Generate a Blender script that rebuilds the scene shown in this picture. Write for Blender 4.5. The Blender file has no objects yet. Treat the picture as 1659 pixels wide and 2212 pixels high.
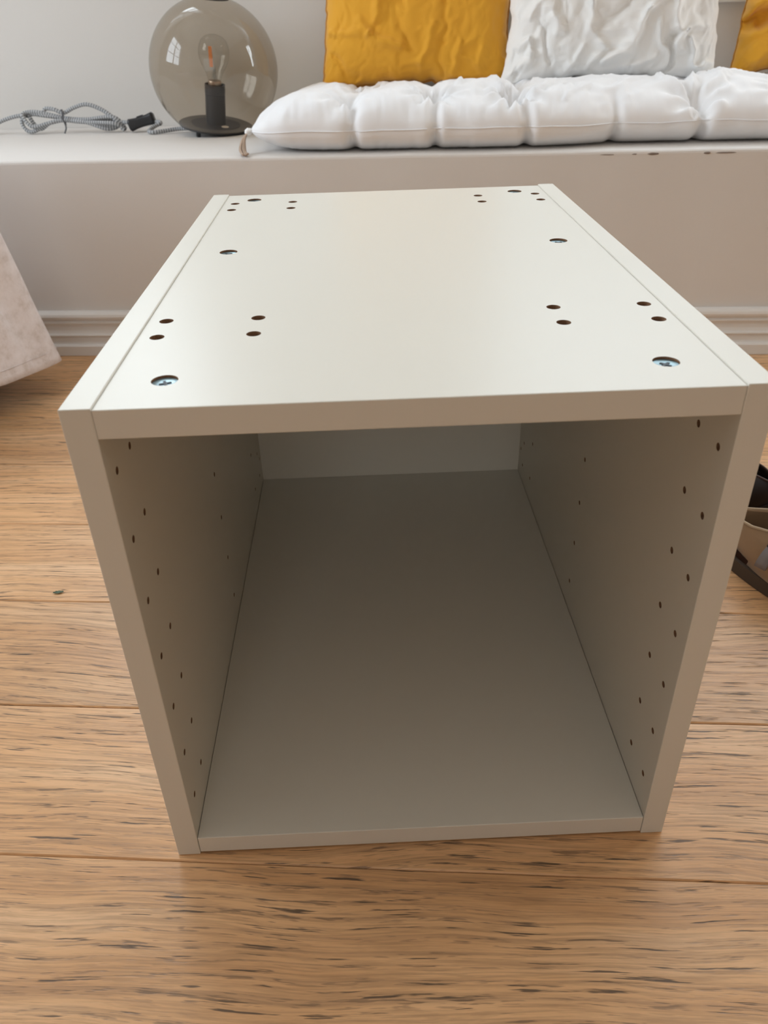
import bpy, bmesh, math, random
import numpy as np
from mathutils import Vector, Matrix, noise
C = bpy.context.scene.collection
R = math.radians
random.seed(7)

# ------------------------------------------------------------------ camera
cam_d = bpy.data.cameras.new('camera'); cam = bpy.data.objects.new('camera', cam_d); C.objects.link(cam)
cam.location = (0.20618, -0.38115, 0.5829)
cam.rotation_euler = (R(57.29), R(1.447), R(3.349))
cam_d.sensor_fit = 'HORIZONTAL'; cam_d.sensor_width = 36; cam_d.lens = 36.92
cam_d.clip_start = 0.01
cam_d.dof.use_dof = True; cam_d.dof.focus_distance = 0.72; cam_d.dof.aperture_fstop = 15
bpy.context.scene.camera = cam

# ------------------------------------------------------------------ world and light
sc = bpy.context.scene
w = bpy.data.worlds.new('world'); sc.world = w; w.use_nodes = True
bg = w.node_tree.nodes['Background']; bg.inputs[0].default_value = (0.78, 0.88, 1, 1); bg.inputs[1].default_value = 2.0
sc.view_settings.view_transform = 'Standard'; sc.view_settings.look = 'None'
sc.view_settings.exposure = -0.28; sc.view_settings.gamma = 1; sc.view_settings.use_curve_mapping = False

def area(name, loc, rot, sx, sy, power, col):
    d = bpy.data.lights.new(name, 'AREA'); d.shape = 'RECTANGLE'; d.size = sx; d.size_y = sy
    d.energy = power; d.color = col
    o = bpy.data.objects.new(name, d); o.location = loc; o.rotation_euler = rot; C.objects.link(o); return o
# daylight entering through the window over the bench, and the window in the left wall, plus an added warm fill behind the camera
area('daylight_back_right', (1.10, 1.84, 1.65), (R(-90), 0, 0), 1.50, 1.15, 28, (0.76, 0.88, 1))
area('daylight_back_left', (-0.76, 1.84, 1.60), (R(-90), 0, 0), 0.50, 1.10, 28, (0.76, 0.88, 1))
area('daylight_left', (-2.04, 0.42, 1.45), (0, R(-90), 0), 1.3, 1.1, 58, (0.76, 0.87, 1))
area('daylight_right', (2.44, 1.36, 1.30), (0, R(90), 0), 1.3, 0.36, 42, (0.80, 0.90, 1))
area('fill_front', (0.2, -2.99, 1.40), (R(90), 0, 0), 1.4, 1.5, 5, (1, 0.85, 0.66))  # warm fill lamp added to brighten the cabinet interior

# ------------------------------------------------------------------ materials
def mat(name, col=(.8,.8,.8), rough=.5, metal=0, **kw):
    m = bpy.data.materials.new(name); m.use_nodes = True
    b = m.node_tree.nodes['Principled BSDF']
    b.inputs['Base Color'].default_value = (*col, 1); b.inputs['Roughness'].default_value = rough
    b.inputs['Metallic'].default_value = metal
    for k, v in kw.items(): b.inputs[k.replace('_', ' ')].default_value = v
    return m
def N(m, t, **kw):
    n = m.node_tree.nodes.new(t)
    for k, v in kw.items(): setattr(n, k, v)
    return n
def L(m, a, b): m.node_tree.links.new(a, b)
def ramp(m, src, stops):
    r = N(m, 'ShaderNodeValToRGB'); el = r.color_ramp.elements
    el[0].position, el[0].color = stops[0][0], (*stops[0][1], 1)
    el[1].position, el[1].color = stops[-1][0], (*stops[-1][1], 1)
    for p, c in stops[1:-1]:
        e = el.new(p); e.color = (*c, 1)
    L(m, src, r.inputs[0]); return r.outputs[0]
def mixc(m, fac, a, b, mode='MIX'):
    x = N(m, 'ShaderNodeMix', data_type='RGBA', blend_type=mode)
    for s, v in ((x.inputs[0], fac), (x.inputs[6], a), (x.inputs[7], b)):
        if isinstance(v, (int, float)): s.default_value = v
        elif isinstance(v, tuple): s.default_value = (*v, 1)
        else: L(m, v, s)
    return x.outputs[2]
def noise_tex(m, vec, scale, detail=4, rough=.5, dist=0):
    n = N(m, 'ShaderNodeTexNoise'); n.inputs['Scale'].default_value = scale; n.inputs['Detail'].default_value = detail
    n.inputs['Roughness'].default_value = rough; n.inputs['Distortion'].default_value = dist
    if vec is not None: L(m, vec, n.inputs['Vector'])
    return n.outputs['Fac']
def bump(m, src, strength, dist=.001):
    b = N(m, 'ShaderNodeBump'); b.inputs['Strength'].default_value = strength; b.inputs['Distance'].default_value = dist
    L(m, src, b.inputs['Height']); L(m, b.outputs[0], m.node_tree.nodes['Principled BSDF'].inputs['Normal'])
def objco(m): return N(m, 'ShaderNodeTexCoord').outputs['Object']
def P(m): return m.node_tree.nodes['Principled BSDF']

def plaster(name, col, var=.04, rough=.7):
    m = mat(name, col, rough); v = objco(m)
    n = noise_tex(m, v, 3, 3); c2 = tuple(x * (1 - var) for x in col)
    L(m, mixc(m, n, c2, col), P(m).inputs['Base Color'])
    bump(m, noise_tex(m, v, 40, 6, .6), .25, .002); return m
M_wall = plaster('wall_paint', (.72, .69, .655))
M_bench = plaster('bench_paint', (.74, .70, .665))
M_trim = plaster('trim_paint', (.78, .75, .72), .03, .4)
M_ceil = plaster('ceiling_paint', (.80, .76, .70))
M_room = plaster('warm_bounce_paint', (.62, .50, .38))  # beige for the unseen walls, chosen to warm the bounced light
M_frame = mat('window_paint', (.85, .85, .84), .3)

M_mel = mat('white_melamine', (.735, .705, .63), .34, Specular_IOR_Level=.18)
bump(M_mel, noise_tex(M_mel, objco(M_mel), 900, 2), .06, .0002)
M_melback = mat('white_fibreboard', (.77, .73, .64), .38)
M_edge = mat('edge_band', (.66, .615, .54), .38, Specular_IOR_Level=.25)
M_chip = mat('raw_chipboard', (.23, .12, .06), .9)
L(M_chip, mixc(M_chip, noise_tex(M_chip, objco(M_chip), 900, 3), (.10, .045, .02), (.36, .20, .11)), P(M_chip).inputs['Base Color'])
M_zinc = mat('zinc_steel', (.22, .29, .305), .35, 1)
M_recess_shade = mat('screw_recess_shade', (.03, .035, .04), .5, .6)  # near-black colour paints the shade of the screw's cross slot
M_black = mat('black_plastic', (.012, .013, .016), .38)
M_grey = mat('dark_grey_metal', (.045, .047, .055), .45, .3)
M_greyd = mat('dark_base_insert', (.02, .021, .026), .5)
M_cream = mat('cream_dot', (.75, .66, .55), .6)

def fabric(name, col, dark, weave=900, strength=.25, rough=.9, sheen=.2):
    m = mat(name, col, rough, Sheen_Weight=sheen); v = objco(m)
    L(m, mixc(m, noise_tex(m, v, 14, 4), dark, col), P(m).inputs['Base Color'])
    bump(m, noise_tex(m, v, weave, 3, .7), strength, .0006); return m
M_mustard = fabric('mustard_cotton', (.84, .42, .03), (.74, .34, .02))
M_must2 = fabric('mustard_piping', (.52, .23, .025), (.42, .17, .018))
M_white = fabric('white_cotton', (.92, .92, .93), (.88, .88, .90))
M_whitep = fabric('white_pillow_cotton', (.93, .92, .90), (.89, .88, .86))
M_linen = fabric('natural_linen', (.80, .71, .69), (.52, .42, .36), 500, .4)
_v = objco(M_linen); L(M_linen, ramp(M_linen, noise_tex(M_linen, _v, 34, 6, .7), [(.30, (.60, .51, .46)), (.50, (.76, .68, .66)), (.7, (.83, .76, .75))]), P(M_linen).inputs['Base Color'])
M_tassel = fabric('beige_thread', (.52, .38, .28), (.40, .28, .2), 700, .3)
M_suede = fabric('tan_suede', (.34, .215, .12), (.24, .145, .075), 300, .3)
M_suedel = fabric('light_suede', (.44, .33, .22), (.34, .24, .15), 300, .3)
M_sole = mat('dark_sole', (.06, .04, .028), .7)
M_inner = mat('dark_footbed', (.035, .016, .011), .9, Specular_IOR_Level=.1)
M_darkw = mat('dark_stained_wood', (.012, .006, .004), .7, Specular_IOR_Level=.25)
M_strap = mat('grey_strap', (.20, .18, .19), .6)
M_leaf = mat('dry_green_scrap', (.12, .16, .11), .8)
M_under = mat('dark_subfloor', (.06, .035, .02), .9)

# braided cord
M_cord = mat('grey_braid', (.36, .37, .38), .7)
uvn = N(M_cord, 'ShaderNodeTexCoord').outputs['UV']
wv = N(M_cord, 'ShaderNodeTexWave'); wv.wave_type = 'BANDS'; wv.bands_direction = 'X'
wv.inputs['Scale'].default_value = 60; wv.inputs['Distortion'].default_value = .3; L(M_cord, uvn, wv.inputs['Vector'])
L(M_cord, ramp(M_cord, wv.outputs['Color'], [(.35, (.17, .175, .185)), (.6, (.50, .51, .52))]), P(M_cord).inputs['Base Color'])
M_tie = mat('wire_tie', (.10, .10, .11), .4)

# smoked glass shell: tinted see-through sheet with a mirror-like sheen (thin wall, no refraction)
def thin_glass(name, tint, rim):
    m = bpy.data.materials.new(name); m.use_nodes = True; nt = m.node_tree; nt.nodes.clear()
    out = nt.nodes.new('ShaderNodeOutputMaterial'); tr = nt.nodes.new('ShaderNodeBsdfTransparent')
    gl = nt.nodes.new('ShaderNodeBsdfGlossy'); gl.inputs['Roughness'].default_value = .02
    lw = nt.nodes.new('ShaderNodeLayerWeight'); lw.inputs['Blend'].default_value = .22
    r = ramp(m, lw.outputs['Facing'], [(0, tint), (.55, tint), (1, rim)])
    nt.links.new(r, tr.inputs['Color'])
    fr = nt.nodes.new('ShaderNodeFresnel'); geo = nt.nodes.new('ShaderNodeNewGeometry'); io = nt.nodes.new('ShaderNodeMapRange')
    io.inputs[3].default_value = 1.5; io.inputs[4].default_value = 1 / 1.5
    nt.links.new(geo.outputs['Backfacing'], io.inputs[0]); nt.links.new(io.outputs[0], fr.inputs['IOR'])
    mx = nt.nodes.new('ShaderNodeMixShader')
    nt.links.new(fr.outputs[0], mx.inputs[0]); nt.links.new(tr.outputs[0], mx.inputs[1]); nt.links.new(gl.outputs[0], mx.inputs[2])
    nt.links.new(mx.outputs[0], out.inputs['Surface']); return m
M_smoke = thin_glass('smoked_glass', (.80, .755, .69), (.42, .37, .32))
M_clear = thin_glass('clear_glass', (.97, .96, .94), (.75, .73, .70))
M_fil = mat('orange_filament', (.85, .30, .10), .5)
M_fil.node_tree.nodes['Principled BSDF'].inputs['Emission Color'].default_value = (.9, .3, .1, 1)
M_fil.node_tree.nodes['Principled BSDF'].inputs['Emission Strength'].default_value = 0.0
M_brass = mat('bulb_cap_metal', (.45, .36, .30), .35, 1)

# oak planks
M_oak = mat('oak_plank', (.5, .34, .2), .5)
m = M_oak
tc = objco(m); oi = N(m, 'ShaderNodeObjectInfo')
off = N(m, 'ShaderNodeVectorMath', operation='MULTIPLY_ADD')
cmb = N(m, 'ShaderNodeCombineXYZ'); L(m, oi.outputs['Random'], cmb.inputs[0]); L(m, oi.outputs['Random'], cmb.inputs[2])
L(m, cmb.outputs[0], off.inputs[0]); off.inputs[1].default_value = (37, 0, 53); L(m, tc, off.inputs[2])
base = off.outputs[0]
def scl(x, y, z=1):
    s = N(m, 'ShaderNodeVectorMath', operation='MULTIPLY'); L(m, base, s.inputs[0]); s.inputs[1].default_value = (x, y, z); return s.outputs[0]
# warp so that the grain wanders and closes into cathedral figures
warp = noise_tex(m, scl(3.0, 6), 1.0, 2, .5)
wadd = N(m, 'ShaderNodeVectorMath', operation='MULTIPLY_ADD')
wc = N(m, 'ShaderNodeCombineXYZ'); L(m, warp, wc.inputs[1]); L(m, wc.outputs[0], wadd.inputs[0]); wadd.inputs[1].default_value = (0, .055, 0); L(m, base, wadd.inputs[2])
def wscl(x, y, z=1):
    s = N(m, 'ShaderNodeVectorMath', operation='MULTIPLY'); L(m, wadd.outputs[0], s.inputs[0]); s.inputs[1].default_value = (x, y, z); return s.outputs[0]
broad = noise_tex(m, wscl(2.5, 22), 1, 4, .55)
fine = noise_tex(m, wscl(14, 420), 1, 4, .65)
ringn = N(m, 'ShaderNodeTexWave'); ringn.wave_type = 'BANDS'; ringn.bands_direction = 'Y'; ringn.wave_profile = 'SAW'
L(m, wscl(.5, 26), ringn.inputs['Vector']); ringn.inputs['Scale'].default_value = 1; ringn.inputs['Distortion'].default_value = 5.0
ringn.inputs['Detail'].default_value = 3; ringn.inputs['Detail Scale'].default_value = 1.5
c = ramp(m, broad, [(.25, (.60, .315, .14)), (.5, (.73, .42, .205)), (.75, (.81, .53, .31))])
c = mixc(m, ramp(m, fine, [(.36, (.55, .55, .55)), (.56, (0, 0, 0))]), c, (.34, .19, .09))
pore = noise_tex(m, wscl(42, 560), 1, 2, .6)
patch = noise_tex(m, scl(7, 30), 1, 3, .6)
pm = ramp(m, pore, [(.54, (0, 0, 0)), (.61, (1, 1, 1))])
pp = ramp(m, patch, [(.36, (.25, .25, .25)), (.56, (1, 1, 1))])
rg = ramp(m, ringn.outputs['Color'], [(.55, (.15, .15, .15)), (.95, (1, 1, 1))])
mk = mixc(m, 1.0, mixc(m, 1.0, pm, pp, 'MULTIPLY'), rg, 'MULTIPLY')
c = mixc(m, mixc(m, 1.0, mk, (.85, .85, .85), 'MULTIPLY'), c, (.12, .075, .045))
# long dark cracks
crk = noise_tex(m, wscl(17, 330), 1, 3, .6)
cm = ramp(m, crk, [(.62, (0, 0, 0)), (.67, (.9, .9, .9))])
c = mixc(m, cm, c, (.085, .055, .035))
c = mixc(m, mixc(m, 1.0, ramp(m, ringn.outputs['Color'], [(.75, (0, 0, 0)), (1, (.45, .45, .45))]), (1, 1, 1), 'MULTIPLY'), c, (.33, .19, .10))
hs = N(m, 'ShaderNodeHueSaturation'); L(m, c, hs.inputs['Color'])
mr = N(m, 'ShaderNodeMapRange'); L(m, oi.outputs['Random'], mr.inputs[0]); mr.inputs[3].default_value = .90; mr.inputs[4].default_value = 1.08
L(m, mr.outputs[0], hs.inputs['Value']); L(m, hs.outputs[0], P(m).inputs['Base Color'])
rr = N(m, 'ShaderNodeMapRange'); L(m, broad, rr.inputs[0]); rr.inputs[3].default_value = .30; rr.inputs[4].default_value = .46
L(m, rr.outputs[0], P(m).inputs['Roughness'])
bm_h = mixc(m, 1.0, mk, cm, 'ADD')
inv = N(m, 'ShaderNodeInvert'); L(m, bm_h, inv.inputs['Color']); bump(m, inv.outputs[0], .35, .0008)

# ------------------------------------------------------------------ helpers
def tag(o, label=None, cat=None, group=None, kind=None):
    for k, v in (('label', label), ('category', cat), ('group', group), ('kind', kind)):
        if v: o[k] = v
    return o
def empty(name, loc=(0, 0, 0), rz=0, **kw):
    o = bpy.data.objects.new(name, None); o.location = loc; o.rotation_euler = (0, 0, rz); o.empty_display_size = .05
    C.objects.link(o); return tag(o, **kw)
def link(name, me, mats, parent=None, loc=(0, 0, 0), rot=(0, 0, 0), smooth=False):
    if not isinstance(mats, (list, tuple)): mats = [mats]
    if len(me.materials) == 0:
        for x in mats: me.materials.append(x)
    o = bpy.data.objects.new(name, me); C.objects.link(o); o.location = loc; o.rotation_euler = rot
    if parent: o.parent = parent
    if smooth: me.polygons.foreach_set('use_smooth', [True] * len(me.polygons))
    return o
def from_bm(name, bm, mats, parent=None, loc=(0, 0, 0), rot=(0, 0, 0), smooth=False):
    me = bpy.data.meshes.new(name); bm.normal_update(); bm.to_mesh(me); bm.free()
    return link(name, me, mats, parent, loc, rot, smooth)
def bm_box(x0, x1, y0, y1, z0, z1, bev=0, seg=2):
    bm = bmesh.new(); bmesh.ops.create_cube(bm, size=1)
    for v in bm.verts:
        v.co = Vector((x0 + (v.co.x + .5) * (x1 - x0), y0 + (v.co.y + .5) * (y1 - y0), z0 + (v.co.z + .5) * (z1 - z0)))
    if bev: bmesh.ops.bevel(bm, geom=bm.edges[:], offset=bev, segments=seg, affect='EDGES', profile=.5)
    return bm
def box(name, dims, m_, parent=None, bev=0, seg=2, **kw): return from_bm(name, bm_box(*dims, bev, seg), m_, parent, **kw)
def bm_lathe(prof, n=48):
    bm = bmesh.new(); rings = []
    for r, z in prof:
        if r < 1e-6: rings.append([bm.verts.new((0, 0, z))])
        else: rings.append([bm.verts.new((r * math.cos(2 * math.pi * k / n), r * math.sin(2 * math.pi * k / n), z)) for k in range(n)])
    for a, b in zip(rings, rings[1:]):
        for k in range(n):
            k2 = (k + 1) % n
            if len(a) == 1 and len(b) > 1: bm.faces.new((a[0], b[k], b[k2]))
            elif len(b) == 1 and len(a) > 1: bm.faces.new((a[k], a[k2], b[0]))
            elif len(a) > 1: bm.faces.new((a[k], a[k2], b[k2], b[k]))
    bmesh.ops.recalc_face_normals(bm, faces=bm.faces[:]); return bm
def spline(pts, n):
    P_ = [Vector(p) for p in pts]; out = []
    for i in range(len(P_) - 1):
        p0 = P_[max(i - 1, 0)]; p1 = P_[i]; p2 = P_[i + 1]; p3 = P_[min(i + 2, len(P_) - 1)]
        for k in range(n):
            t = k / n
            out.append(.5 * ((2 * p1) + (p2 - p0) * t + (2 * p0 - 5 * p1 + 4 * p2 - p3) * t * t + (3 * p1 - p0 - 3 * p2 + p3) * t ** 3))
    out.append(P_[-1]); return out
def tube(name, pts, r, m_, parent=None, n=8, seg=8, taper=None, **kw):
    pts = spline(pts, n) if n > 1 else [Vector(p) for p in pts]
    vs, fs, uvl = [], [], []; up = Vector((0, 0, 1)); acc = 0; us = []
    prev = None
    for i, p in enumerate(pts):
        t = (pts[min(i + 1, len(pts) - 1)] - pts[max(i - 1, 0)]).normalized()
        if prev is None:
            a = t.cross(up);  a = a if a.length > .1 else t.cross(Vector((1, 0, 0)))
        else: a = prev - t * prev.dot(t)
        a.normalize(); b = t.cross(a); prev = a
        if i: acc += (p - pts[i - 1]).length
        us.append(acc); rad = r if taper is None else r * taper(i / (len(pts) - 1))
        for k in range(seg):
            an = 2 * math.pi * k / seg; vs.append(p + (a * math.cos(an) + b * math.sin(an)) * rad)
    for i in range(len(pts) - 1):
        for k in range(seg):
            k2 = (k + 1) % seg
            fs.append((i * seg + k, i * seg + k2, (i + 1) * seg + k2, (i + 1) * seg + k))
            uvl += [(us[i], k / seg), (us[i], (k + 1) / seg), (us[i + 1], (k + 1) / seg), (us[i + 1], k / seg)]
    fs.append(tuple(range(seg - 1, -1, -1))); fs.append(tuple((len(pts) - 1) * seg + k for k in range(seg)))
    uvl += [(0, 0)] * seg + [(0, 0)] * seg
    me = bpy.data.meshes.new(name); me.from_pydata([tuple(v) for v in vs], [], fs)
    uv = me.uv_layers.new(name='UVMap'); uv.data.foreach_set('uv', [c_ for q in uvl for c_ in q])
    return link(name, me, m_, parent, smooth=True, **kw)
def grid_mesh(name, X, Y, Z, m_, parent=None, closed=None, **kw):
    """X, Y, Z are 2-D arrays; closed = second sheet (arrays) sharing the border."""
    n, k = X.shape
    vs = np.stack([X, Y, Z], -1).reshape(-1, 3).tolist(); fs = []
    for i in range(n - 1):
        for j in range(k - 1): fs.append((i * k + j, (i + 1) * k + j, (i + 1) * k + j + 1, i * k + j + 1))
    if closed is not None:
        X2, Y2, Z2 = closed; idx = {}
        for i in range(n):
            for j in range(k):
                if i in (0, n - 1) or j in (0, k - 1): idx[i, j] = i * k + j
                else: idx[i, j] = len(vs); vs.append([X2[i, j], Y2[i, j], Z2[i, j]])
        for i in range(n - 1):
            for j in range(k - 1): fs.append((idx[i, j], idx[i, j + 1], idx[i + 1, j + 1], idx[i + 1, j]))
    me = bpy.data.meshes.new(name); me.from_pydata(vs, [], fs); me.update()
    return link(name, me, m_, parent, smooth=True, **kw)
def cyl_cut(bm, x, y, z, r, depth, axis, n=24):
    """adds a closed cylinder to bm (used as a drill)"""
    ring = [[], []]
    for s in (0, 1):
        for k in range(n):
            a = 2 * math.pi * k / n; u, v_ = r * math.cos(a), r * math.sin(a); h = (s - .5) * depth
            co = (x + u, y + v_, z + h) if axis == 'z' else (x + h, y + u, z + v_)
            ring[s].append(bm.verts.new(co))
    bm.faces.new(ring[0][::-1]); bm.faces.new(ring[1])
    for k in range(n): bm.faces.new((ring[0][k], ring[0][(k + 1) % n], ring[1][(k + 1) % n], ring[1][k]))
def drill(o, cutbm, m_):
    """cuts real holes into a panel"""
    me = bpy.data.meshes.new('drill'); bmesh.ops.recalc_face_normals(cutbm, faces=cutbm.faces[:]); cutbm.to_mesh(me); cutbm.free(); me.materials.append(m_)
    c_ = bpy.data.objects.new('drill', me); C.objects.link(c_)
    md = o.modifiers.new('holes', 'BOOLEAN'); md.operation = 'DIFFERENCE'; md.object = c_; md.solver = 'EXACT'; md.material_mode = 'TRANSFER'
    sv = o.parent; o.parent = None
    dg = bpy.context.evaluated_depsgraph_get(); new = bpy.data.meshes.new_from_object(o.evaluated_get(dg), preserve_all_data_layers=True, depsgraph=dg)
    o.modifiers.clear(); o.data = new; o.parent = sv; bpy.data.objects.remove(c_)

# ------------------------------------------------------------------ room shell
YB = 1.585            # back wall behind the bench
BX0, BX1, FY = -1.95, 2.35, -2.85
BT = .364            # bench top
sub = tag(box('floor', (BX0, BX1, FY, 1.108, -.06, -.022), M_under), kind='structure')
PW = .1635
for row in range(-18, 7):
    yc = -.005 + PW * (row + .5)
    if yc - PW / 2 < FY - .1: continue
    xj = BX0 + .35 + .5 * ((row * 7) % 3) / 2 if row % 2 else BX1 - .35 - .4 * ((row * 5) % 3) / 2   # butt joints
    for x0, x1 in ((BX0, xj), (xj, BX1)):
        b_ = bm_box(x0 - (x0 + x1) / 2 + .0003, x1 - (x0 + x1) / 2 - .0003, -PW / 2 + .0003, PW / 2 - .0003, -.021, 0, .0012, 1)
        o = from_bm('plank', b_, M_oak, sub, ((x0 + x1) / 2, yc, -random.uniform(0, .0005)), (random.uniform(-.0015, .0015), 0, 0))

def wall(name, dims, m_=M_wall): return tag(box(name, dims, m_), kind='structure')
def wall_with_opening(name, axis, fixed, thick, a0, a1, z0, z1, holes, m_=M_wall):
    bm = bmesh.new(); cuts = []; cur = a0
    for oa0, oa1, oz0, oz1 in holes:
        cuts += [(cur, oa0, z0, z1), (oa0, oa1, z0, oz0), (oa0, oa1, oz1, z1)]; cur = oa1
    cuts.append((cur, a1, z0, z1))
    for (p0, p1, q0, q1) in cuts:
        d = (p0, p1, fixed, fixed + thick, q0, q1) if axis == 'x' else (fixed, fixed + thick, p0, p1, q0, q1)
        b = bm_box(*d); me = bpy.data.meshes.new('t'); b.to_mesh(me); b.free(); bm.from_mesh(me); bpy.data.meshes.remove(me)
    return tag(from_bm(name, bm, m_), kind='structure')
ZC = 2.6
wall_with_opening('wall_back', 'x', YB, .22, BX0, BX1, 0, ZC, [(-1.10, -.42, 1.0, 2.2), (.32, 1.88, .594, 2.2)])
wall_with_opening('wall_left', 'y', BX0 - .12, .12, FY, YB, 0, ZC, [(-.26, 1.10, .80, 2.1)])
wall_with_opening('wall_right', 'y', BX1, .12, FY, YB, 0, ZC, [(1.16, 1.56, .60, 2.0)], M_room)
wall_with_opening('wall_front', 'x', FY - .12, .12, BX0, BX1, 0, ZC, [(-.5, .9, .55, 2.15)], M_room)
tag(box('ceiling', (BX0 - .12, BX1 + .12, FY - .12, YB + .22, ZC, ZC + .1), M_ceil), kind='structure')

def window(name, axis, c0, c1, z0, z1, pos, depth):
    """white casement: frame members, a mullion and a transom"""
    fr = empty(name, (0, 0, 0), kind='structure')
    def bar(nm, a0, a1, q0, q1, dd=depth):
        d = (a0, a1, pos, pos + dd, q0, q1) if axis == 'x' else (pos, pos + dd, a0, a1, q0, q1)
        box(nm, d, M_frame, fr, .004, 1)
    t = .05
    bar('frame_rail', c0, c1, z0, z0 + t); bar('frame_rail', c0, c1, z1 - t, z1)
    bar('frame_stile', c0, c0 + t, z0 + t, z1 - t); bar('frame_stile', c1 - t, c1, z0 + t, z1 - t)
    cm_ = (c0 + c1) / 2; bar('mullion', cm_ - .035, cm_ + .035, z0 + t, z1 - t)
    for h in (.36, .70):
        zz = z0 + (z1 - z0) * h
        bar('glazing_bar', c0 + t, cm_ - .035, zz - .012, zz + .012, depth * .6); bar('glazing_bar', cm_ + .035, c1 - t, zz - .012, zz + .012, depth * .6)
    for a0, a1 in ((c0 + t, cm_ - .035), (cm_ + .035, c1 - t)):
        d = (a0, a1, pos + depth * .7, pos + depth * .7 + .003, z0 + t, z1 - t) if axis == 'x' else (pos + depth * .7, pos + depth * .7 + .003, a0, a1, z0 + t, z1 - t)
        box('pane', d, M_clear, fr)
    return fr
window('window_1', 'x', .32, 1.88, .594, 2.2, YB + .10, .045)
window('window_2', 'y', -.26, 1.10, .80, 2.1, BX0 - .09, .045)
window('window_4', 'x', -1.10, -.42, 1.0, 2.2, YB + .10, .045)
window('window_5', 'y', 1.16, 1.56, .60, 2.0, BX1 + .03, .045)
window('window_3', 'x', -.5, .9, .55, 2.15, FY - .09, .045)  # unseen window, added to let the front fill in
tag(box('trim_1', (.29, 1.91, YB - .022, YB + .10, .572, .594), M_frame, None, .004, 2), label='white painted window sill above the bench', kind='structure')

# masonry bench under the window
BF = 1.116
bench = empty('bench', (0, BF, 0), label='built-in white plastered bench with lamp and padded mat on it', cat='bench')
bm = bm_box(BX0 + .002, BX1 - .002, 0, YB - BF - .001, 0, BT)
ed = [e for e in bm.edges if all(abs(v.co.z - BT) < 1e-4 and abs(v.co.y) < 1e-4 for v in e.verts)]
bmesh.ops.subdivide_edges(bm, edges=[e for e in bm.edges if abs(e.verts[0].co.x - e.verts[1].co.x) > 1], cuts=260)
ed = [e for e in bm.edges if all(abs(v.co.z - BT) < 1e-4 and abs(v.co.y) < 1e-4 for v in e.verts)]
bmesh.ops.bevel(bm, geom=ed, offset=.006, segments=3, affect='EDGES', profile=.5)
for v in bm.verts:
    if v.co.y < .01 and v.co.z > .3:
        v.co.z += .0011 * noise.noise(Vector((v.co.x * 9, 2, 0))); v.co.y += .0018 * noise.noise(Vector((v.co.x * 7, 5, 0)))
from_bm('bench_body', bm, M_bench, bench, smooth=False)
M_chipd = mat('chipped_paint', (.22, .17, .14), .9)
for x, ww, dd in ((.577, .010, .0022), (.668, .006, .0018), (.545, .005, .0012), (.50, .014, .0010), (.70, .018, .0012)):
    bmc = bmesh.new(); bmesh.ops.create_icosphere(bmc, subdivisions=2, radius=1)
    for v in bmc.verts:
        k_ = 1 + .35 * noise.noise(v.co * 2 + Vector((x * 9, 0, 0))); v.co = Vector((v.co.x * ww * k_, v.co.y * .0016, v.co.z * dd * k_))
    from_bm('paint_chip', bmc, M_chipd, bench, (x, .0005, BT - .0065), smooth=True)

# moulded skirting along the bench front
prof = [(0, 0), (-.0165, 0), (-.0165, .019), (-.0145, .0215), (-.010, .0225), (-.0085, .026), (-.0085, .036), (-.0115, .0385), (-.0125, .0405), (-.0115, .0425),
        (-.0085, .044), (-.006, .050), (-.0055, .057), (-.008, .0625), (-.0105, .0645), (-.0105, .0665), (-.0085, .068), (-.0075, .0695),
        (-.0095, .0715), (-.0125, .0745), (-.0135, .0785), (-.012, .083), (-.008, .087), (0, .0885)]
bm = bmesh.new(); A_ = [bm.verts.new((BX0, y, z)) for y, z in prof]; B_ = [bm.verts.new((BX1, y, z)) for y, z in prof]
for i in range(len(prof) - 1): bm.faces.new((A_[i], A_[i + 1], B_[i + 1], B_[i]))
bm.faces.new((A_[-1], A_[0], B_[0], B_[-1])); bm.faces.new(A_); bm.faces.new(B_[::-1]); bmesh.ops.recalc_face_normals(bm, faces=bm.faces[:])
sk = tag(from_bm('baseboard_back', bm, M_trim, None, (0, BF - .0005, 0.0005)), kind='structure')

# ------------------------------------------------------------------ cabinet carcass
W_, D_, H_, T_ = .400, .587, .4014, .018
cab = empty('cabinet', (0, 0, 0), R(5.4), label='open white melamine cabinet carcass standing on the oak floor', cat='cabinet')
TOPZ = H_ - .0011
def edged(name, dims, bev=.0006):
    o = box(name, dims, [M_mel, M_edge, M_chip], cab, bev, 2)
    for p in o.data.polygons:
        if p.normal.y < -.7: p.material_index = 1      # banded front edge
    return o
ls = edged('side_panel', (0, T_, 0, D_, 0, H_)); rs = edged('side_panel', (W_ - T_, W_, 0, D_, 0, H_))
tp = edged('top_panel', (T_ + .00008, W_ - T_ - .00008, .0004, D_ - .002, TOPZ - T_, TOPZ))
bp = edged('bottom_panel', (T_ + .0003, W_ - T_ - .0003, .0004, D_ - .002, .0022, .0022 + T_))
box('back_panel', (T_ + .0004, W_ - T_ - .0004, .5752, .579, .0022 + T_ + .0004, TOPZ - T_ - .0004), M_melback, cab)
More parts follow.
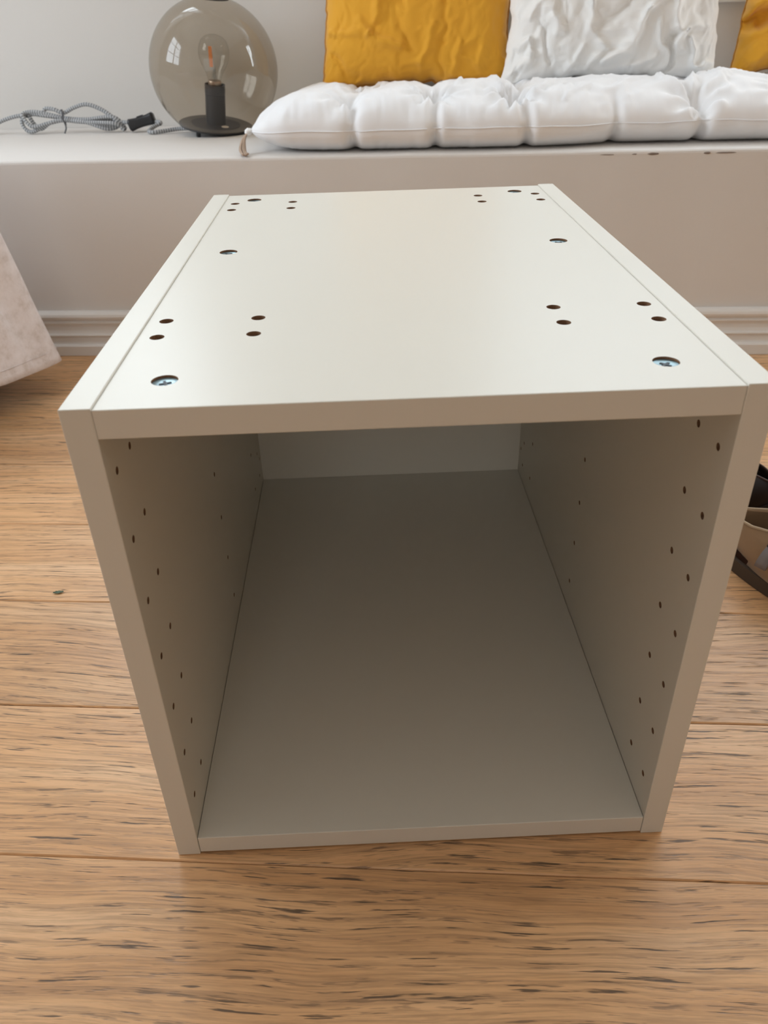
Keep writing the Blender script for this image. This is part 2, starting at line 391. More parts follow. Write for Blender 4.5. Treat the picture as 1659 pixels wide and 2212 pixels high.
# blunt nicks where the rear ends of the sides meet the edge band
for x in (.0, W_ - T_):
    box('edge_nick', (x + .002, x + .014, D_ - .0005, D_ + .0004, H_ - .004, H_ + .0002), M_chip if False else M_edge, cab)
cut = bmesh.new()
for x in (.031, .0956, .3046, .3692):
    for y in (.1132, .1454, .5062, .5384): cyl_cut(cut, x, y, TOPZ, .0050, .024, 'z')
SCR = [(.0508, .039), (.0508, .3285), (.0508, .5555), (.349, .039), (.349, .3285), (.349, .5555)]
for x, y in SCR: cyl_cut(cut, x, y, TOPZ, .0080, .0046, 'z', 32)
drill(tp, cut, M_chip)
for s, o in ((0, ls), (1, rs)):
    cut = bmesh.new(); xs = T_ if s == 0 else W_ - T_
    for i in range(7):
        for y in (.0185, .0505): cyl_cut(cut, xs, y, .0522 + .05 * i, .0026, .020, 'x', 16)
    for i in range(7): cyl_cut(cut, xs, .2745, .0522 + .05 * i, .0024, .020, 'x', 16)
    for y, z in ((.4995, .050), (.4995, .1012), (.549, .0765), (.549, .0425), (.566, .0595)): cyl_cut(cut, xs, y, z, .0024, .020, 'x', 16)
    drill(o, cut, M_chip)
# cross-head cam screws sunk into the top
def bm_screw():
    bm = bm_lathe([(0, -.0020), (.0035, -.0020), (.0066, -.00165), (.0074, -.0013), (.0077, -.0013), (.0077, -.0022), (0, -.0022)], 40); return bm
def bm_cross():
    a, b, h = .0010, .0037, .00025; z = -.00182  # thin dark cross laid on the head in place of a sunk slot
    pts = [(a, a), (b, a * .8), (b, -a * .8), (a, -a), (a * .8, -b), (-a * .8, -b), (-a, -a), (-b, -a * .8), (-b, a * .8), (-a, a), (-a * .8, b), (a * .8, b)]
    bm = bmesh.new(); lo = [bm.verts.new((x, y, z - h)) for x, y in pts]; hi = [bm.verts.new((x, y, z + h)) for x, y in pts]
    bm.faces.new(hi); bm.faces.new(lo[::-1])
    for i in range(12): bm.faces.new((lo[i], lo[(i + 1) % 12], hi[(i + 1) % 12], hi[i]))
    bmesh.ops.recalc_face_normals(bm, faces=bm.faces[:]); return bm
sme = None
for i, (x, y) in enumerate(SCR):
    if sme is None:
        so = from_bm('screw', bm_screw(), M_zinc, tp, smooth=False); cr = from_bm('cross_recess_shade', bm_cross(), M_recess_shade, tp); sme, cme = so.data, cr.data
        for p in sme.polygons: p.use_smooth = abs(p.normal.z) > .5
    else:
        so = bpy.data.objects.new('screw', sme); C.objects.link(so); so.parent = tp
        cr = bpy.data.objects.new('cross_recess_shade', cme); C.objects.link(cr); cr.parent = tp
    an = [.35, .9, .2, .75, .5, .1][i]
    for q in (so, cr):
        q.location = (x, y, TOPZ - .0001); q.rotation_euler = (0, 0, an)
# a soft scuff on the top
# ------------------------------------------------------------------ fabrics: shared shape tools
def fold_field(U, V, folds):
    """ridges / valleys: (x0, y0, x1, y1, width, height)"""
    H = np.zeros_like(U)
    for x0, y0, x1, y1, wd, h in folds:
        dx, dy = x1 - x0, y1 - y0; l2 = dx * dx + dy * dy
        t = ((U - x0) * dx + (V - y0) * dy) / l2; tc_ = np.clip(t, 0, 1)
        d = np.hypot(U - x0 - tc_ * dx, V - y0 - tc_ * dy)
        H += h * np.exp(-(d / (wd * (.45 + .55 * np.sin(np.pi * np.clip(t * .8 + .1, 0, 1))))) ** 2)
    return H
def nz(U, V, sx, sy, seed=0.0, oct_=3):
    f = np.vectorize(lambda a, b: noise.fractal(Vector((a * sx, b * sy, seed)), 1.0, 2.0, oct_)); return f(U, V)

def pillow(name, wd, ht, th, folds, m_, label, loc, tilt, yaw, seed, ears=.0, wr=.004, group=None, roll=0, n=130, body_name='cover'):
    root = empty(name, loc, yaw, label=label, cat='pillow')
    root.rotation_euler = (tilt, roll, yaw)
    u = np.linspace(-1, 1, n); s = np.sign(u) * (1 - (1 - np.abs(u)) ** 1.35)
    U, V = np.meshgrid(s, s, indexing='ij')
    ex = 1 - .075 * (1 - V ** 2) * np.abs(U); ez = 1 - .075 * (1 - U ** 2) * np.abs(V)
    ear = ears * (np.abs(U) ** 14) * np.clip(-V, 0, 1) ** 26
    edge_w = .006 * nz(U, V, 5, 5, seed + 3) * np.maximum(np.abs(U), np.abs(V)) ** 8
    X = wd / 2 * U * ex + np.sign(U) * ear + edge_w; Z = ht / 2 * V * ez + edge_w
    pro = (np.clip(1 - np.abs(U) ** 2.6, 0, 1) * np.clip(1 - np.abs(V) ** 2.6, 0, 1)) ** .5
    msk = np.clip(pro * 3, 0, 1)
    wrn = nz(U, V, 2.2, 1.6, seed) ; rid = 1 - np.abs(nz(U + .3 * wrn, V, 2.6, 1.7, seed + 9))
    wx, wz_ = .022 * nz(U, V, 3.2, 3.2, seed + 20), .022 * nz(U, V, 3.2, 3.2, seed + 30)
    ff = fold_field(X + wx, Z + ht / 2 + wz_, folds)
    ff = ff + wr * .55 * (1 - 2.2 * np.abs(nz(U + .25 * wrn, V + .2 * rid, 6.5, 4.5, seed + 40, 3)))
    Yf = -(th * pro + msk * (wr * rid + ff)) - .0015
    Yb = th * .8 * pro + msk * wr * rid * .5
    bd = (np.abs(U) > .9999) | (np.abs(V) > .9999)
    wob = .006 * nz(U, V, 7, 7, seed + 5)
    Yf = np.where(bd, wob, Yf + wob * (1 - msk)); Yb = np.where(bd, wob, Yb + wob * (1 - msk))
    grid_mesh(body_name, X, Yf, Z + ht / 2, m_, root, (X, Yb, Z + ht / 2))
    border = [(X[i, 0], wob[i, 0], Z[i, 0] + ht / 2) for i in range(n)] + [(X[-1, j], wob[-1, j], Z[-1, j] + ht / 2) for j in range(1, n)] + \
             [(X[i, -1], wob[i, -1], Z[i, -1] + ht / 2) for i in range(n - 2, -1, -1)] + [(X[0, j], wob[0, j], Z[0, j] + ht / 2) for j in range(n - 2, -1, -1)]
    return root, border

# ------------------------------------------------------------------ long tufted seat mat on the bench
def seat_mat():
    root = empty('seat_cushion', (0, 0, BT), label='long white tufted cotton mat lying along the bench', cat='cushion')
    x0, x1 = -.132, 1.62; cols = [.045, .190, .350, .505, .655, .815, .965, 1.12, 1.275, 1.43, 1.57]; stg = [.6, .95, 1.25, .12, .9, .4, 1, .6, 1, .7, .8]; rows = [1.188, 1.345, 1.47]
    u = np.linspace(0, 1, 420); v = .5 - .5 * np.cos(np.linspace(0, math.pi, 90)); v = v * .75 + np.linspace(0, 1, 90) * .25
    u = u + .0 * u; u = np.concatenate([np.array([0, .0004, .001, .0018]), u[1:]])
    U, V = np.meshgrid(u, v, indexing='ij'); X = x0 + (x1 - x0) * U
    sm = lambda t: np.clip(t, 0, 1) ** 2 * (3 - 2 * np.clip(t, 0, 1))
    yf = 1.126 + .050 * np.exp(-(X - x0) / .030) + .034 * sm((X - .36) / .20)
    yb = 1.535 - .035 * np.exp(-(X - x0) / .04)
    for q_, c_ in enumerate(cols): yf = yf + (.006 + .006 * min(1, stg[q_])) * np.exp(-((X - c_ - .012) / .009) ** 2)
    yf = yf + .004 * nz(X, X * 0, 14, 1, 2.0, 2)
    Y = yf + (yb - yf) * V
    dx = np.minimum(X - x0, x1 - X); dy = np.minimum(Y - yf, yb - Y)
    rnd = lambda d, w_: np.sqrt(np.clip(1 - (1 - np.clip(d / w_, 0, 1)) ** 2, 0, 1))
    top = rnd(dx, .17) ** .9 * rnd(dy, .085); bot = rnd(dx, .12) * rnd(dy, .06)
    H = .0575 * top
    bdm = np.clip(top * 2.5, 0, 1)
    for j, ry in enumerate(rows):
        for i, cx in enumerate(cols):
            cx2 = cx + (.012 if j == 1 else 0) + .012 * math.sin(i * 2.3 + j); ry2 = ry + .010 * math.sin(i * 1.7 + j * 2)
            r = np.hypot(X - cx2, Y - ry2); th = np.arctan2(Y - ry2, X - cx2)
            g_ = stg[i] if j == 0 else (.35 + .65 * stg[(i * 2 + j) % 11])
            H -= g_ * bdm * (.028 * np.exp(-(r / .018) ** 2) + .017 * np.exp(-(r / .045) ** 2))
            H += g_ * bdm * .0060 * np.cos((8 + (i * 3 + j) % 4) * th + i * 1.3 + j) * np.exp(-((r - .032) / .026) ** 2)
    for i, cx in enumerate(cols):
        wob = cx + .006 * np.sin(Y * 40 + i)
        H -= bdm * (.004 + .007 * np.clip((Y - yf - .06) / .06, 0, 1)) * stg[i] * np.exp(-(np.abs(X - wob) / .015) ** 1.5)
    H -= bdm * .006 * np.exp(-(np.abs(Y - 1.275) / .02) ** 1.5) * 0
    H += bdm * (.0075 * nz(X, Y, 8, 9, 1.0, 3) + .0036 * (1 - 2 * np.abs(nz(X + .05 * nz(X, Y, 6, 6, 8.0, 2), Y, 26, 11, 4.0, 2))))
    H += bdm * fold_field(X + .012 * nz(X, Y, 20, 20, 13.0, 2), Y, [(.35, 1.15, .42, 1.25, .007, .008), (.35, 1.17, .30, 1.27, .007, .007), (.19, 1.15, .25, 1.26, .007, .007), (.19, 1.16, .15, 1.25, .006, .006), (.42, 1.16, .47, 1.21, .006, .006),
        (.655, 1.17, .60, 1.27, .008, .008), (.655, 1.18, .72, 1.27, .008, .008), (.655, 1.19, .67, 1.30, .007, .007), (.045, 1.18, .02, 1.27, .006, .005), (.38, 1.30, .62, 1.26, .010, .006), (.50, 1.20, .56, 1.26, .007, .005), (.70, 1.30, .80, 1.24, .009, .007)])
    # upright gathers along the front seam
    gath = .0042 * nz(X + .15 * (Y - 1.13), Y, 75, 6, 6.0, 2) * np.exp(-dy / .035) * np.clip(dy / .01, 0, 1) * (1.3 - .8 * sm((X - .2) / .3))
    H += gath
    H *= 1 - .10 * sm((Y - 1.34) / .05)
    zm = .0375 - .004 * np.exp(-(X - x0) / .05) + .003 * nz(X, X * 0, 8, 1, 11.0, 2)
    zs = zm * 1.0
    Zt = zs + np.clip(H, 0, 1); 
    Zb = zs - (zs - .0006) * bot
    for c_ in cols:
        Zb = Zb + .010 * np.exp(-((X - c_ - .012) / .009) ** 2) * np.exp(-dy / .04) * np.clip(bot * 2, 0, 1)
    Zb = np.maximum(Zb + gath * .5 * (dy > 0), .0005)
    bd = (V < 1e-6) | (V > 1 - 1e-6) | (U < 1e-9) | (U > 1 - 1e-9)
    Zt = np.where(bd, zs, Zt)
    # front bulges outward around the seam
    bul = .012 * np.sin(np.pi * np.clip(dy / .03, 0, 1)) * 0
    grid_mesh('cover', X, Y - bul, Zt, M_white, root, (X, Y - bul, np.minimum(Zb, Zt - .0002)))
    # stitched seam
    pts = [(X[i, 0], yf[i, 0] - .0006, zs[i, 0]) for i in range(4, X.shape[0], 3)]
    tube('seam', pts, .0009, M_white, root, n=1, seg=5)
    # tassel at the front left corner
    cx, cy, cz = X[0, 0], yf[0, 0], zs[0, 0]
    bm = bmesh.new(); bmesh.ops.create_icosphere(bm, subdivisions=3, radius=1)
    for v_ in bm.verts:
        k_ = 1 + .25 * noise.noise(v_.co * 2.2); v_.co = Vector((cx - .003 + v_.co.x * .0075 * k_, cy - .002 + v_.co.y * .007 * k_, cz + v_.co.z * .006 * k_))
    from_bm('knot', bm, M_whitep, root, smooth=True)
    rnd_ = random.Random(3)
    tas = []
    for i in range(26):
        a, b = rnd_.uniform(-1, 1), rnd_.uniform(-1, 1)
        tas.append([(cx - .006, cy - .004, cz - .002), (cx - .011 + a * .003, cy - .018 + b * .003, cz - .012), (cx - .010 + a * .006, cy - .038 + b * .003, .006 + abs(b) * .004), (cx - .002 + a * .006, cy - .0555 + b * .005, .0018 + abs(a) * .003)])
    bmj = bmesh.new()
    for q in tas:
        o = tube('t', q, .0014, M_tassel, None, n=5, seg=5); bmj.from_mesh(o.data); bpy.data.objects.remove(o)
    from_bm('tassel', bmj, M_tassel, root, smooth=True)
    for i, cx in enumerate(cols):   # covered tufting stitches at the dimples
        pass
    return root
seat_mat()

# ------------------------------------------------------------------ scatter pillows
yf_folds = [(-.15, .30, -.075, .13, .016, .008), (-.17, .115, -.09, .10, .010, .007), (-.09, .10, -.03, .055, .012, .008), 
            (.015, .03, .04, .11, .008, .006), (.075, .015, .095, .075, .008, .006), (.13, .05, .135, .33, .030, .006),
            (-.02, .16, .10, .20, .014, .005), (-.17, .06, -.12, .02, .010, -.006), (-.06, .20, -.01, .05, .008, -.005), (.05, .02, .06, .16, .007, -.005)]
r1, b1 = pillow('pillow', .385, .40, .062, yf_folds, M_mustard, 'mustard yellow pillow between the glass lamp and the white pillow', (.161, 1.458, .4365), R(-11), R(-1), 2.0, wr=.0032)
tube('piping', [Vector(p) for p in b1[::3]] + [Vector(b1[0])], .0034, M_must2, r1, n=1, seg=6)
wf = [(-.193, .055, -.172, .072, .008, .010), (-.172, .072, -.165, .045, .007, .010), (-.165, .045, -.190, .022, .008, .010), (-.19, .030, -.17, .012, .006, -.009),
      (-.165, .11, -.125, .155, .008, .009), (-.125, .15, -.100, .09, .010, .008), (-.14, .10, -.115, .04, .009, -.008), (-.115, .12, -.088, .09, .007, .009),
      (-.05, .13, -.03, .06, .009, .008), (.075, .18, .055, .12, .010, .010), (.055, .12, -.015, .035, .011, .013), (.03, .14, -.03, .08, .010, -.007),
      (.10, .19, .115, .08, .010, .011), (.115, .08, .105, .015, .008, -.012), (.085, .10, .100, .02, .006, .008), (.135, .085, .112, .030, .007, .011),
      (.135, .085, .175, .105, .008, .007), (.140, .06, .158, .030, .006, .012), (.158, .030, .205, .032, .005, .012), (.15, .018, .21, .018, .007, -.006),
      (-.09, .02, -.06, .06, .008, .007), (-.04, .02, -.03, .05, .006, .006), (.16, .12, .17, .25, .014, -.006), (-.01, .16, .02, .24, .013, .008), (-.08, .2, -.05, .13, .012, .008),
      (.03, .03, .07, .05, .010, .005), (-.15, .17, -.10, .24, .013, .008)]
pillow('pillow', .412, .42, .064, wf, M_whitep, 'white crumpled cotton pillow between the two mustard pillows', (.538, 1.408, .4405), R(-10), R(-2), 8.0, ears=.024, wr=.0052)
yf2 = [(-.21, .085, -.12, .10, .012, -.034), (-.12, .10, -.02, .13, .012, -.020), (-.21, .115, -.12, .13, .012, .012), (-.20, .055, -.12, .08, .010, .012), (-.19, .03, -.12, .06, .012, .012), (-.15, .12, -.09, .20, .014, .010), (-.18, .10, -.14, .17, .010, .008), (-.12, .02, -.09, .06, .01, .008)]
r3, b3 = pillow('pillow', .41, .42, .07, yf2, M_mustard, 'mustard yellow pillow at the right edge of the picture', (.990, 1.440, .4475), R(-8), R(-3), 15.0, wr=.005)
tube('piping', [Vector(p) for p in b3[::3]] + [Vector(b3[0])], .0022, M_must2, r3, n=1, seg=6)

# ------------------------------------------------------------------ smoked glass globe lamp
lamp = empty('table_lamp', (-.2641, 1.450, .3801), label='smoked glass globe table lamp with grey cord standing on the white bench', cat='lamp')
nrm = Vector((.13, -.10, 1)).normalized()
LR = Vector((0, 0, 1)).rotation_difference(nrm).to_matrix().to_4x4(); lamp.rotation_euler = LR.to_euler()
rs, rd = .1287, .0766; hc = math.sqrt(rs * rs - rd * rd)
prof = []
a0 = math.asin(rd / rs); a1 = math.asin(.030 / rs)
for i in range(49):
    a = math.pi - a0 - (math.pi - a0 - a1) * i / 48; prof.append((rs * math.sin(a), hc + rs * math.cos(a)))
from_bm('glass_shade', bm_lathe(prof, 96), M_smoke, lamp, smooth=True)
ztop = hc + rs * math.cos(a1)
from_bm('shade_rim', bm_lathe([(.0285, ztop - .001), (.0325, ztop - .0015), (.0325, ztop + .001), (.0285, ztop + .0015), (.0285, ztop - .001)], 48), M_grey, lamp, smooth=True)
from_bm('base_plate', bm_lathe([(0, -.0045), (.066, -.0045), (.0745, -.0028), (.0770, -.0006), (.0768, .0003), (.0745, .0004), (.073, -.0002), (0, -.0002)], 72), M_black, lamp, smooth=False)
from_bm('base_disc', bm_lathe([(0, .0002), (.0735, .0002), (.0735, .0016), (.053, .0016), (.052, .0009), (0, .0009)], 72), mat('base_ring_grey', (.10, .092, .085), .5), lamp)
from_bm('base_insert', bm_lathe([(0, .0010), (.0515, .0010), (.0505, .0022), (0, .0022)], 64), M_greyd, lamp)
from_bm('cream_disc', bm_lathe([(0, .0023), (.0075, .0023), (.0075, .0029), (0, .0029)], 32), M_cream, lamp, (.024, -.020, 0))  # small cream disc lying on the base insert
for an in (250, 10, 130):
    from_bm('foot', bm_lathe([(0, -.0135), (.0040, -.0135), (.0048, -.0125), (.0048, -.0040), (0, -.0040)], 20), M_black, lamp, (.066 * math.cos(R(an)), .066 * math.sin(R(an)), .0010 if an == 250 else (.0055 if an == 10 else .001)))
sk_ = from_bm('lamp_socket', bm_lathe([(0, .002), (.0205, .002), (.0205, .058), (.0198, .0585), (.0198, .0600), (.0208, .0605), (.0208, .077), (.0185, .077), (.0185, .062), (0, .062)], 48), M_grey, lamp)
bulb = from_bm('light_bulb', bm_lathe([(.0125, .082), (.0135, .086), (.0175, .098), (.0255, .112), (.0300, .124), (.0312, .134), (.0300, .145), (.0255, .1555), (.0180, .1625), (.009, .166), (0, .167)], 48), M_clear, lamp, smooth=True)
from_bm('bulb_cap', bm_lathe([(0, .060), (.0125, .060), (.0135, .070), (.0135, .082), (.0125, .084), (0, .084)], 32), M_brass, bulb, smooth=False)
from_bm('glass_stem', bm_lathe([(.0065, .084), (.005, .090), (.003, .098), (.0026, .104), (0, .105)], 20), M_clear, bulb, smooth=True)
fb = bm_box(-.0036, .0036, -.0012, .0012, .108, .145, .0009, 2)
from_bm('filament', fb, M_fil, bulb, (0, 0, 0), (0, R(-3), 0))
for s in (-1, 1): tube('support_wire', [(s * .0015, 0, .100), (s * .0030, 0, .106), (s * .0016, 0, .110)], .0004, M_zinc, bulb, n=4, seg=6)
inv = LR.inverted() ; LM = Matrix.Translation(lamp.location) @ LR; LI = LM.inverted()
def wtube(name, pts, r, m_, parent=lamp, **kw):      # points given in room coordinates
    return tube(name, [LI @ Vector(p) for p in pts], r, m_, parent, **kw)
z0 = BT
CR = .0041
cord_pts = [(-.330, 1.460, z0 + .009), (-.352, 1.462, z0 + .008), (-.375, 1.452, z0 + .006), (-.398, 1.440, z0 + .005), (-.412, 1.450, z0 + .006), (-.404, 1.468, z0 + .013), (-.392, 1.476, z0 + .018), (-.400, 1.484, z0 + .020), (-.415, 1.486, z0 + .0195)]
wtube('cord', cord_pts, CR, M_cord, n=8, seg=10)
# hank of cord: several loops squeezed by a tie at x = -.607
hx, hy = -.612, 1.497
def loop(xl, xr, zl, zr, ztl, yo, zb, zt):
    return [(xr, hy + yo, z0 + zr), (xr - .02, hy + yo - .006, z0 + zt), (hx + .05, hy + yo * .5 - .004, z0 + zt * .9), (hx, hy, z0 + .030), (hx - .05, hy - .003, z0 + ztl), (xl + .008, hy + yo, z0 + ztl + .001),
            (xl, hy + yo - .008, z0 + zl), (xl + .02, hy + yo - .014, z0 + zb), (hx - .03, hy - .010, z0 + .022), (hx, hy - .005, z0 + .026), (hx + .05, hy - .010, z0 + .022), (xr - .02, hy - .014 + yo, z0 + zb + .003), (xr, hy + yo, z0 + zr)]
loops = [loop(-.708, -.498, .020, .010, .038, .004, .005, .028), loop(-.700, -.478, .036, .006, .042, -.002, .016, .030), loop(-.690, -.488, .034, .012, .037, .008, .010, .026),
         loop(-.655, -.520, .046, .024, .048, .006, .034, .052)]
loops[3] = [(-.655, hy, z0 + .043), (-.650, hy + .003, z0 + .049), (-.630, hy, z0 + .047), (hx, hy, z0 + .040), (-.585, hy - .002, z0 + .050), (-.555, hy - .003, z0 + .056), (-.525, hy - .004, z0 + .046), (-.500, hy - .008, z0 + .030), (-.484, hy - .010, z0 + .010), (-.478, hy - .010, z0 + .005)]
for q in loops: wtube('cord', q, CR, M_cord, n=8, seg=10)
wtube('cord', [(-.505, hy, z0 + .022), (-.485, hy - .004, z0 + .020), (-.470, hy - .006, z0 + .0195), (-.460, hy - .008, z0 + .020)], CR, M_cord, n=6, seg=10)
wtube('cord', [(-.695, hy, z0 + .036), (-.715, hy, z0 + .036), (-.740, hy - .002, z0 + .031), (-.762, hy - .004, z0 + .024), (-.775, hy - .004, z0 + .018)], CR, M_cord, n=6, seg=10)
wtube('cord_tie', [(hx - .002, hy - .004, z0 + .046), (hx + .004, hy - .013, z0 + .040), (hx + .003, hy - .016, z0 + .030), (hx + .006, hy - .014, z0 + .020), (hx + .002, hy - .004, z0 + .018), (hx - .003, hy + .006, z0 + .030), (hx - .004, hy + .002, z0 + .043), (hx + .001, hy - .006, z0 + .046)], .0019, M_tie, n=6, seg=6)
wtube('cord_tie', [(hx + .005, hy - .015, z0 + .021), (hx + .007, hy - .018, z0 + .012), (hx + .003, hy - .022, z0 + .002)], .0017, M_tie, n=5, seg=6)
wtube('plug', [(-.773, hy - .004, z0 + .019), (-.790, hy - .004, z0 + .012), (-.815, hy - .004, z0 + .010)], .0085, M_black, n=4, seg=12)
# inline rocker switch: waisted black body
bm = bmesh.new(); n_ = 20; ring = []
for i in range(n_ + 1):
    t = i / n_ * 2 - 1; wv_ = .0105 + .0022 * t * t; hh = .0105 + .0028 * t * t
    if abs(t) > .93: k_ = 1 - .3 * ((abs(t) - .93) / .07) ** 2; wv_ *= k_; hh *= k_
    ring.append([bm.verts.new((t * .029, wv_ * math.copysign(abs(math.cos(a)) ** .6, math.cos(a)), hh * math.copysign(abs(math.sin(a)) ** .6, math.sin(a)))) for a in [2 * math.pi * k / 24 for k in range(24)]])
for a, b in zip(ring, ring[1:]):
    for k in range(24): bm.faces.new((a[k], a[(k + 1) % 24], b[(k + 1) % 24], b[k]))
bm.faces.new(ring[0][::-1]); bm.faces.new(ring[-1]); bmesh.ops.recalc_face_normals(bm, faces=bm.faces[:])
sw = from_bm('cord_switch', bm, M_black, lamp, smooth=True)
swm = Matrix.Translation((-.437, 1.488, z0 + .0205)) @ Matrix.Rotation(R(-14), 4, 'Y') @ Matrix.Rotation(R(6), 4, 'Z')
sw.matrix_local = LI @ swm
rk = from_bm('rocker', bm_box(-.007, .007, -.0045, .0045, .0095, .0125, .001, 2), M_greyd, sw)

# ------------------------------------------------------------------ linen-covered stool at the left edge
def stool():
    cx, cy = -.742, .791; hem = .052; Ht = .46
    dA = Vector((-.38, -.925)); dB = Vector((-.925, .38))
    root = empty('ottoman', (cx, cy, 0), label='pale linen slipcovered ottoman with loose hem at the left edge', cat='ottoman')
    nz_, na = 44, 220; X = np.zeros((nz_, na)); Y = X.copy(); Z = X.copy()
    for i in range(nz_):
        f = i / (nz_ - 1); z = hem + (Ht - hem) * min(f / .8, 1)
        fl = .216 + .034 * ((Ht - z) / .4) ** 2.1
        shrink = 1 if f < .8 else max(0, 1 - ((f - .8) / .2) ** 1.2)
        zz = z if f < .8 else Ht + .018 * (1 - shrink ** 2)
        if .7 < f < .8: fl -= .006 * ((f - .7) / .1) ** 2
        for j in range(na):
            a = 2 * math.pi * j / (na - 1); c_, s_ = math.cos(a), math.sin(a); e = 6 + 34 * (1 - f) ** 3 if f < .8 else 5
            rr_ = 1 / (abs(c_) ** e + abs(s_) ** e) ** (1 / e)
            low = max(0, 1 - f / .75)
            cr_ = abs(math.sin(2 * a)) ** 3                       # corners
            wav = .012 * low * noise.noise(Vector((a * 2.2, z * 2, 3.1))) + .010 * low * math.cos(6 * a + 1.4 + .8 * math.sin(a)) * cr_ * 0
            # vertical tuck just beside every corner
            tuck = -.020 * min(1, f / .25) * math.exp(-(((a % (math.pi / 2)) - math.pi / 4 - .14) / .05) ** 2) * (1 if f < .82 else 0)
            wav += tuck + .0022 * noise.noise(Vector((c_ * 9, s_ * 9, z * 14)))
            u_, v_ = (fl * rr_ + wav) * c_ * shrink, (fl * rr_ + wav) * s_ * shrink * .76
            X[i, j] = -dA.x * u_ + -dB.x * v_; Y[i, j] = -dA.y * u_ + -dB.y * v_
            Z[i, j] = zz + (.022 * (1 - cr_) * low ** 3 * (.5 + .5 * noise.noise(Vector((a * 3, 0, 7)))) if f < .3 else 0)
    o = grid_mesh('slipcover', X, Y, Z, M_linen, root)
    sol = o.modifiers.new('cloth', 'SOLIDIFY'); sol.thickness = .0022; sol.offset = -1
    # stitched hem line
    k_ = 2; tube('hem', [(X[k_, j] * 1.004, Y[k_, j] * 1.004, Z[k_, j]) for j in range(0, na, 3)] + [(X[k_, 0] * 1.004, Y[k_, 0] * 1.004, Z[k_, 0])], .0007, M_linen, root, n=1, seg=5)
    for a in (45, 135, 225, 315):
        r_ = .19 * 1.35; p = -dA * (r_ * math.cos(R(a))) - dB * (r_ * math.sin(R(a)) * .76); p = p * .62
        from_bm('leg', bm_lathe([(0, 0), (.013, 0), (.014, .003), (.019, .10), (0, .10)], 20), M_darkw, root, (p.x, p.y, .0005))
    bxm = bm_box(-.17, .17, -.12, .12, .10, .43, .02, 2)
    bmesh.ops.rotate(bxm, verts=bxm.verts[:], cent=(0, 0, 0), matrix=Matrix.Rotation(math.atan2(-dA.y, -dA.x), 3, 'Z'))
    from_bm('seat_block', bxm, M_under, root)
stool()

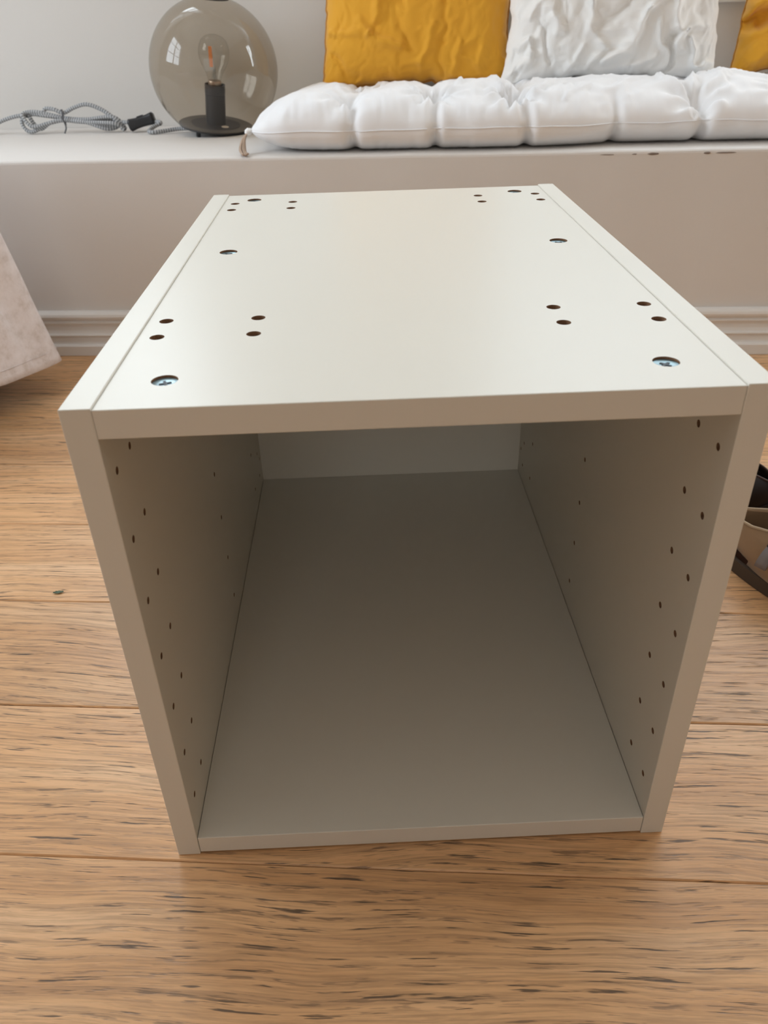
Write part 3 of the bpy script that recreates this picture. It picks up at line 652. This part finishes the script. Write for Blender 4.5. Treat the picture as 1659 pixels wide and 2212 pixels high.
# ------------------------------------------------------------------ clog-style shoes at the right edge
def shoe(loc, yaw, up, lite, label, Lh=.135, closed=.60, H=.062, strap=True, group=None, ext=.07, sole_m=None):
    """toe along local -x"""
    root = empty('shoe', loc, yaw, label=label, cat='shoe', group=group)
    def outline(n, k=1.0, inset=0):
        pts = []
        for i in range(n):
            a = 2 * math.pi * i / n; c_, s_ = math.cos(a), math.sin(a)
            wid = .050 - .010 * (c_ + 1) / 2 if c_ > -.2 else .050
            pts.append(((Lh - inset) * math.copysign(abs(c_) ** .82, c_) * k, (wid - inset) * math.copysign(abs(s_) ** .8, s_) * k))
        return pts
    def slab(nm, z0_, z1_, m_, inset=0, bev=.002):
        bm = bmesh.new(); P0 = outline(72, 1, inset)
        r0 = [bm.verts.new((x, y, z0_)) for x, y in P0]; r1_ = [bm.verts.new((x * 1.0, y, z1_)) for x, y in P0]
        bm.faces.new(r0[::-1]); bm.faces.new(r1_)
        for i in range(72): bm.faces.new((r0[i], r0[(i + 1) % 72], r1_[(i + 1) % 72], r1_[i]))
        bmesh.ops.recalc_face_normals(bm, faces=bm.faces[:]); return from_bm(nm, bm, m_, root)
    slab('sole', 0.0004, .015, sole_m or M_sole); slab('footbed', .0155, .021, M_inner, .004)
    # vamp shell
    n, k = 46, 40; X = np.zeros((n, k)); Y = X.copy(); Z = X.copy()
    for i in range(n):
        t = i / (n - 1)
        for j in range(k):
            q = j / (k - 1) * 2 - 1                       # across, -1..1
            xx_end = -Lh + 2 * Lh * closed * (1 - .30 * (1 - abs(q)) ** 1.5) + (ext * abs(q) ** 2.2)
            x = -Lh + .002 + (xx_end + Lh) * t ** 1.25
            c_ = max(-1, min(1, x / Lh)); s_ = (1 - abs(c_) ** 2.44) ** .82 if abs(c_) < 1 else 0
            half = (.049 if x < 0 else .049 - .010 * min(1, x / Lh)) * max(s_, .02)
            y = half * math.sin(q * math.pi / 2)
            hmax = .016 + (H - .016) * min(1, ((x + Lh) / (Lh * .95))) ** .55
            z = .016 + (hmax - .016) * (abs(math.cos(q * math.pi / 2)) ** .55)
            wr = .0016 * noise.noise(Vector((x * 40, y * 40, 2))) + .0035 * math.exp(-((x + .02) / .008) ** 2) * noise.noise(Vector((y * 50, 0, 4)))
            X[i, j], Y[i, j], Z[i, j] = x, y, z + wr
    o = grid_mesh('upper', X, Y, Z, up, root); s1 = o.modifiers.new('leather', 'SOLIDIFY'); s1.thickness = .003; s1.offset = -1
    tube('top_edge', [(X[-1, j], Y[-1, j], Z[-1, j]) for j in range(0, k)], .0016, lite, root, n=1, seg=6)
    tube('stitching', [(X[1, j] - .0008, Y[1, j] * 1.0, Z[1, j] + .001) for j in range(0, k)], .0008, lite, root, n=1, seg=5)
    if not strap:
        hp = [(Lh * math.cos(a) * .985, .0385 * math.sin(a), .018) for a in np.linspace(-1.2, 1.2, 30)]
        bm = bmesh.new(); A1 = [bm.verts.new(p) for p in hp]; B1 = [bm.verts.new((p[0], p[1], .018 + .020 * math.cos(i / 29 * math.pi - math.pi / 2) ** .5 if 0 < i < 29 else .019)) for i, p in enumerate(hp)]
        for i in range(29): bm.faces.new((A1[i], A1[i + 1], B1[i + 1], B1[i]))
        hc_ = from_bm('heel_counter', bm, up, root, smooth=True); s2 = hc_.modifiers.new('leather', 'SOLIDIFY'); s2.thickness = .003
    if strap:
        qs = np.linspace(.25, .93, 14)
        P1 = [(.034 + .012 * q, (.0475) * math.sin(q * math.pi / 2) + .003, .018 + (H - .016) * abs(math.cos(q * math.pi / 2)) ** .55) for q in qs]
        bm = bmesh.new(); A1 = [bm.verts.new(p) for p in P1]; B1 = [bm.verts.new((p[0] + .012, p[1] - .0005, p[2] - .0005)) for p in P1]
        for i in range(len(P1) - 1): bm.faces.new((A1[i], A1[i + 1], B1[i + 1], B1[i]))
        bmesh.ops.recalc_face_normals(bm, faces=bm.faces[:])
        st = from_bm('strap', bm, M_strap, root, smooth=True); s3 = st.modifiers.new('leather', 'SOLIDIFY'); s3.thickness = .003; s3.offset = 0
        bx = P1[6]; from_bm('buckle', bm_box(-.001, .013, -.005, .005, .0008, .003, .0008, 1), M_grey, st, (bx[0], bx[1], bx[2]), (R(-50), 0, 0))
    return root
tc_shoe = shoe((.656, .346, 0), math.atan2(.8, -.6), M_suede, M_suedel, 'tan suede clog with a grey strap beside the cabinet', Lh=.128, ext=.13, H=.066, closed=.72)
tc_shoe.scale = (1.12, 1.16, 1.16)
M_dleather = mat('dark_brown_leather', (.012, .006, .004), .75, Specular_IOR_Level=.2); M_dleathl = mat('dark_brown_edge', (.05, .02, .012), .5)
shoe((.600, .563, 0), R(2), M_dleather, M_dleathl, 'very dark brown leather shoe behind the tan clog', Lh=.085, closed=.8, H=.052, strap=False, ext=.02, sole_m=M_darkw)

# small green leaf scrap on a floorboard
bm = bmesh.new(); bmesh.ops.create_grid(bm, x_segments=8, y_segments=5, size=1)
for v in bm.verts:
    v.co = Vector((v.co.x * .006, v.co.y * .0028 * (1 - .7 * abs(v.co.x)) , .0006 + .0012 * (1 + noise.noise(Vector((v.co.x * 3, v.co.y * 3, 1))))))
lf = from_bm('leaf_scrap', bm, M_leaf, None, (-.242, .337, 0), (0, 0, .2)); sf = lf.modifiers.new('t', 'SOLIDIFY'); sf.thickness = .0004
tag(lf, 'tiny dark green scrap lying on the floorboards left of the cabinet', 'scrap')
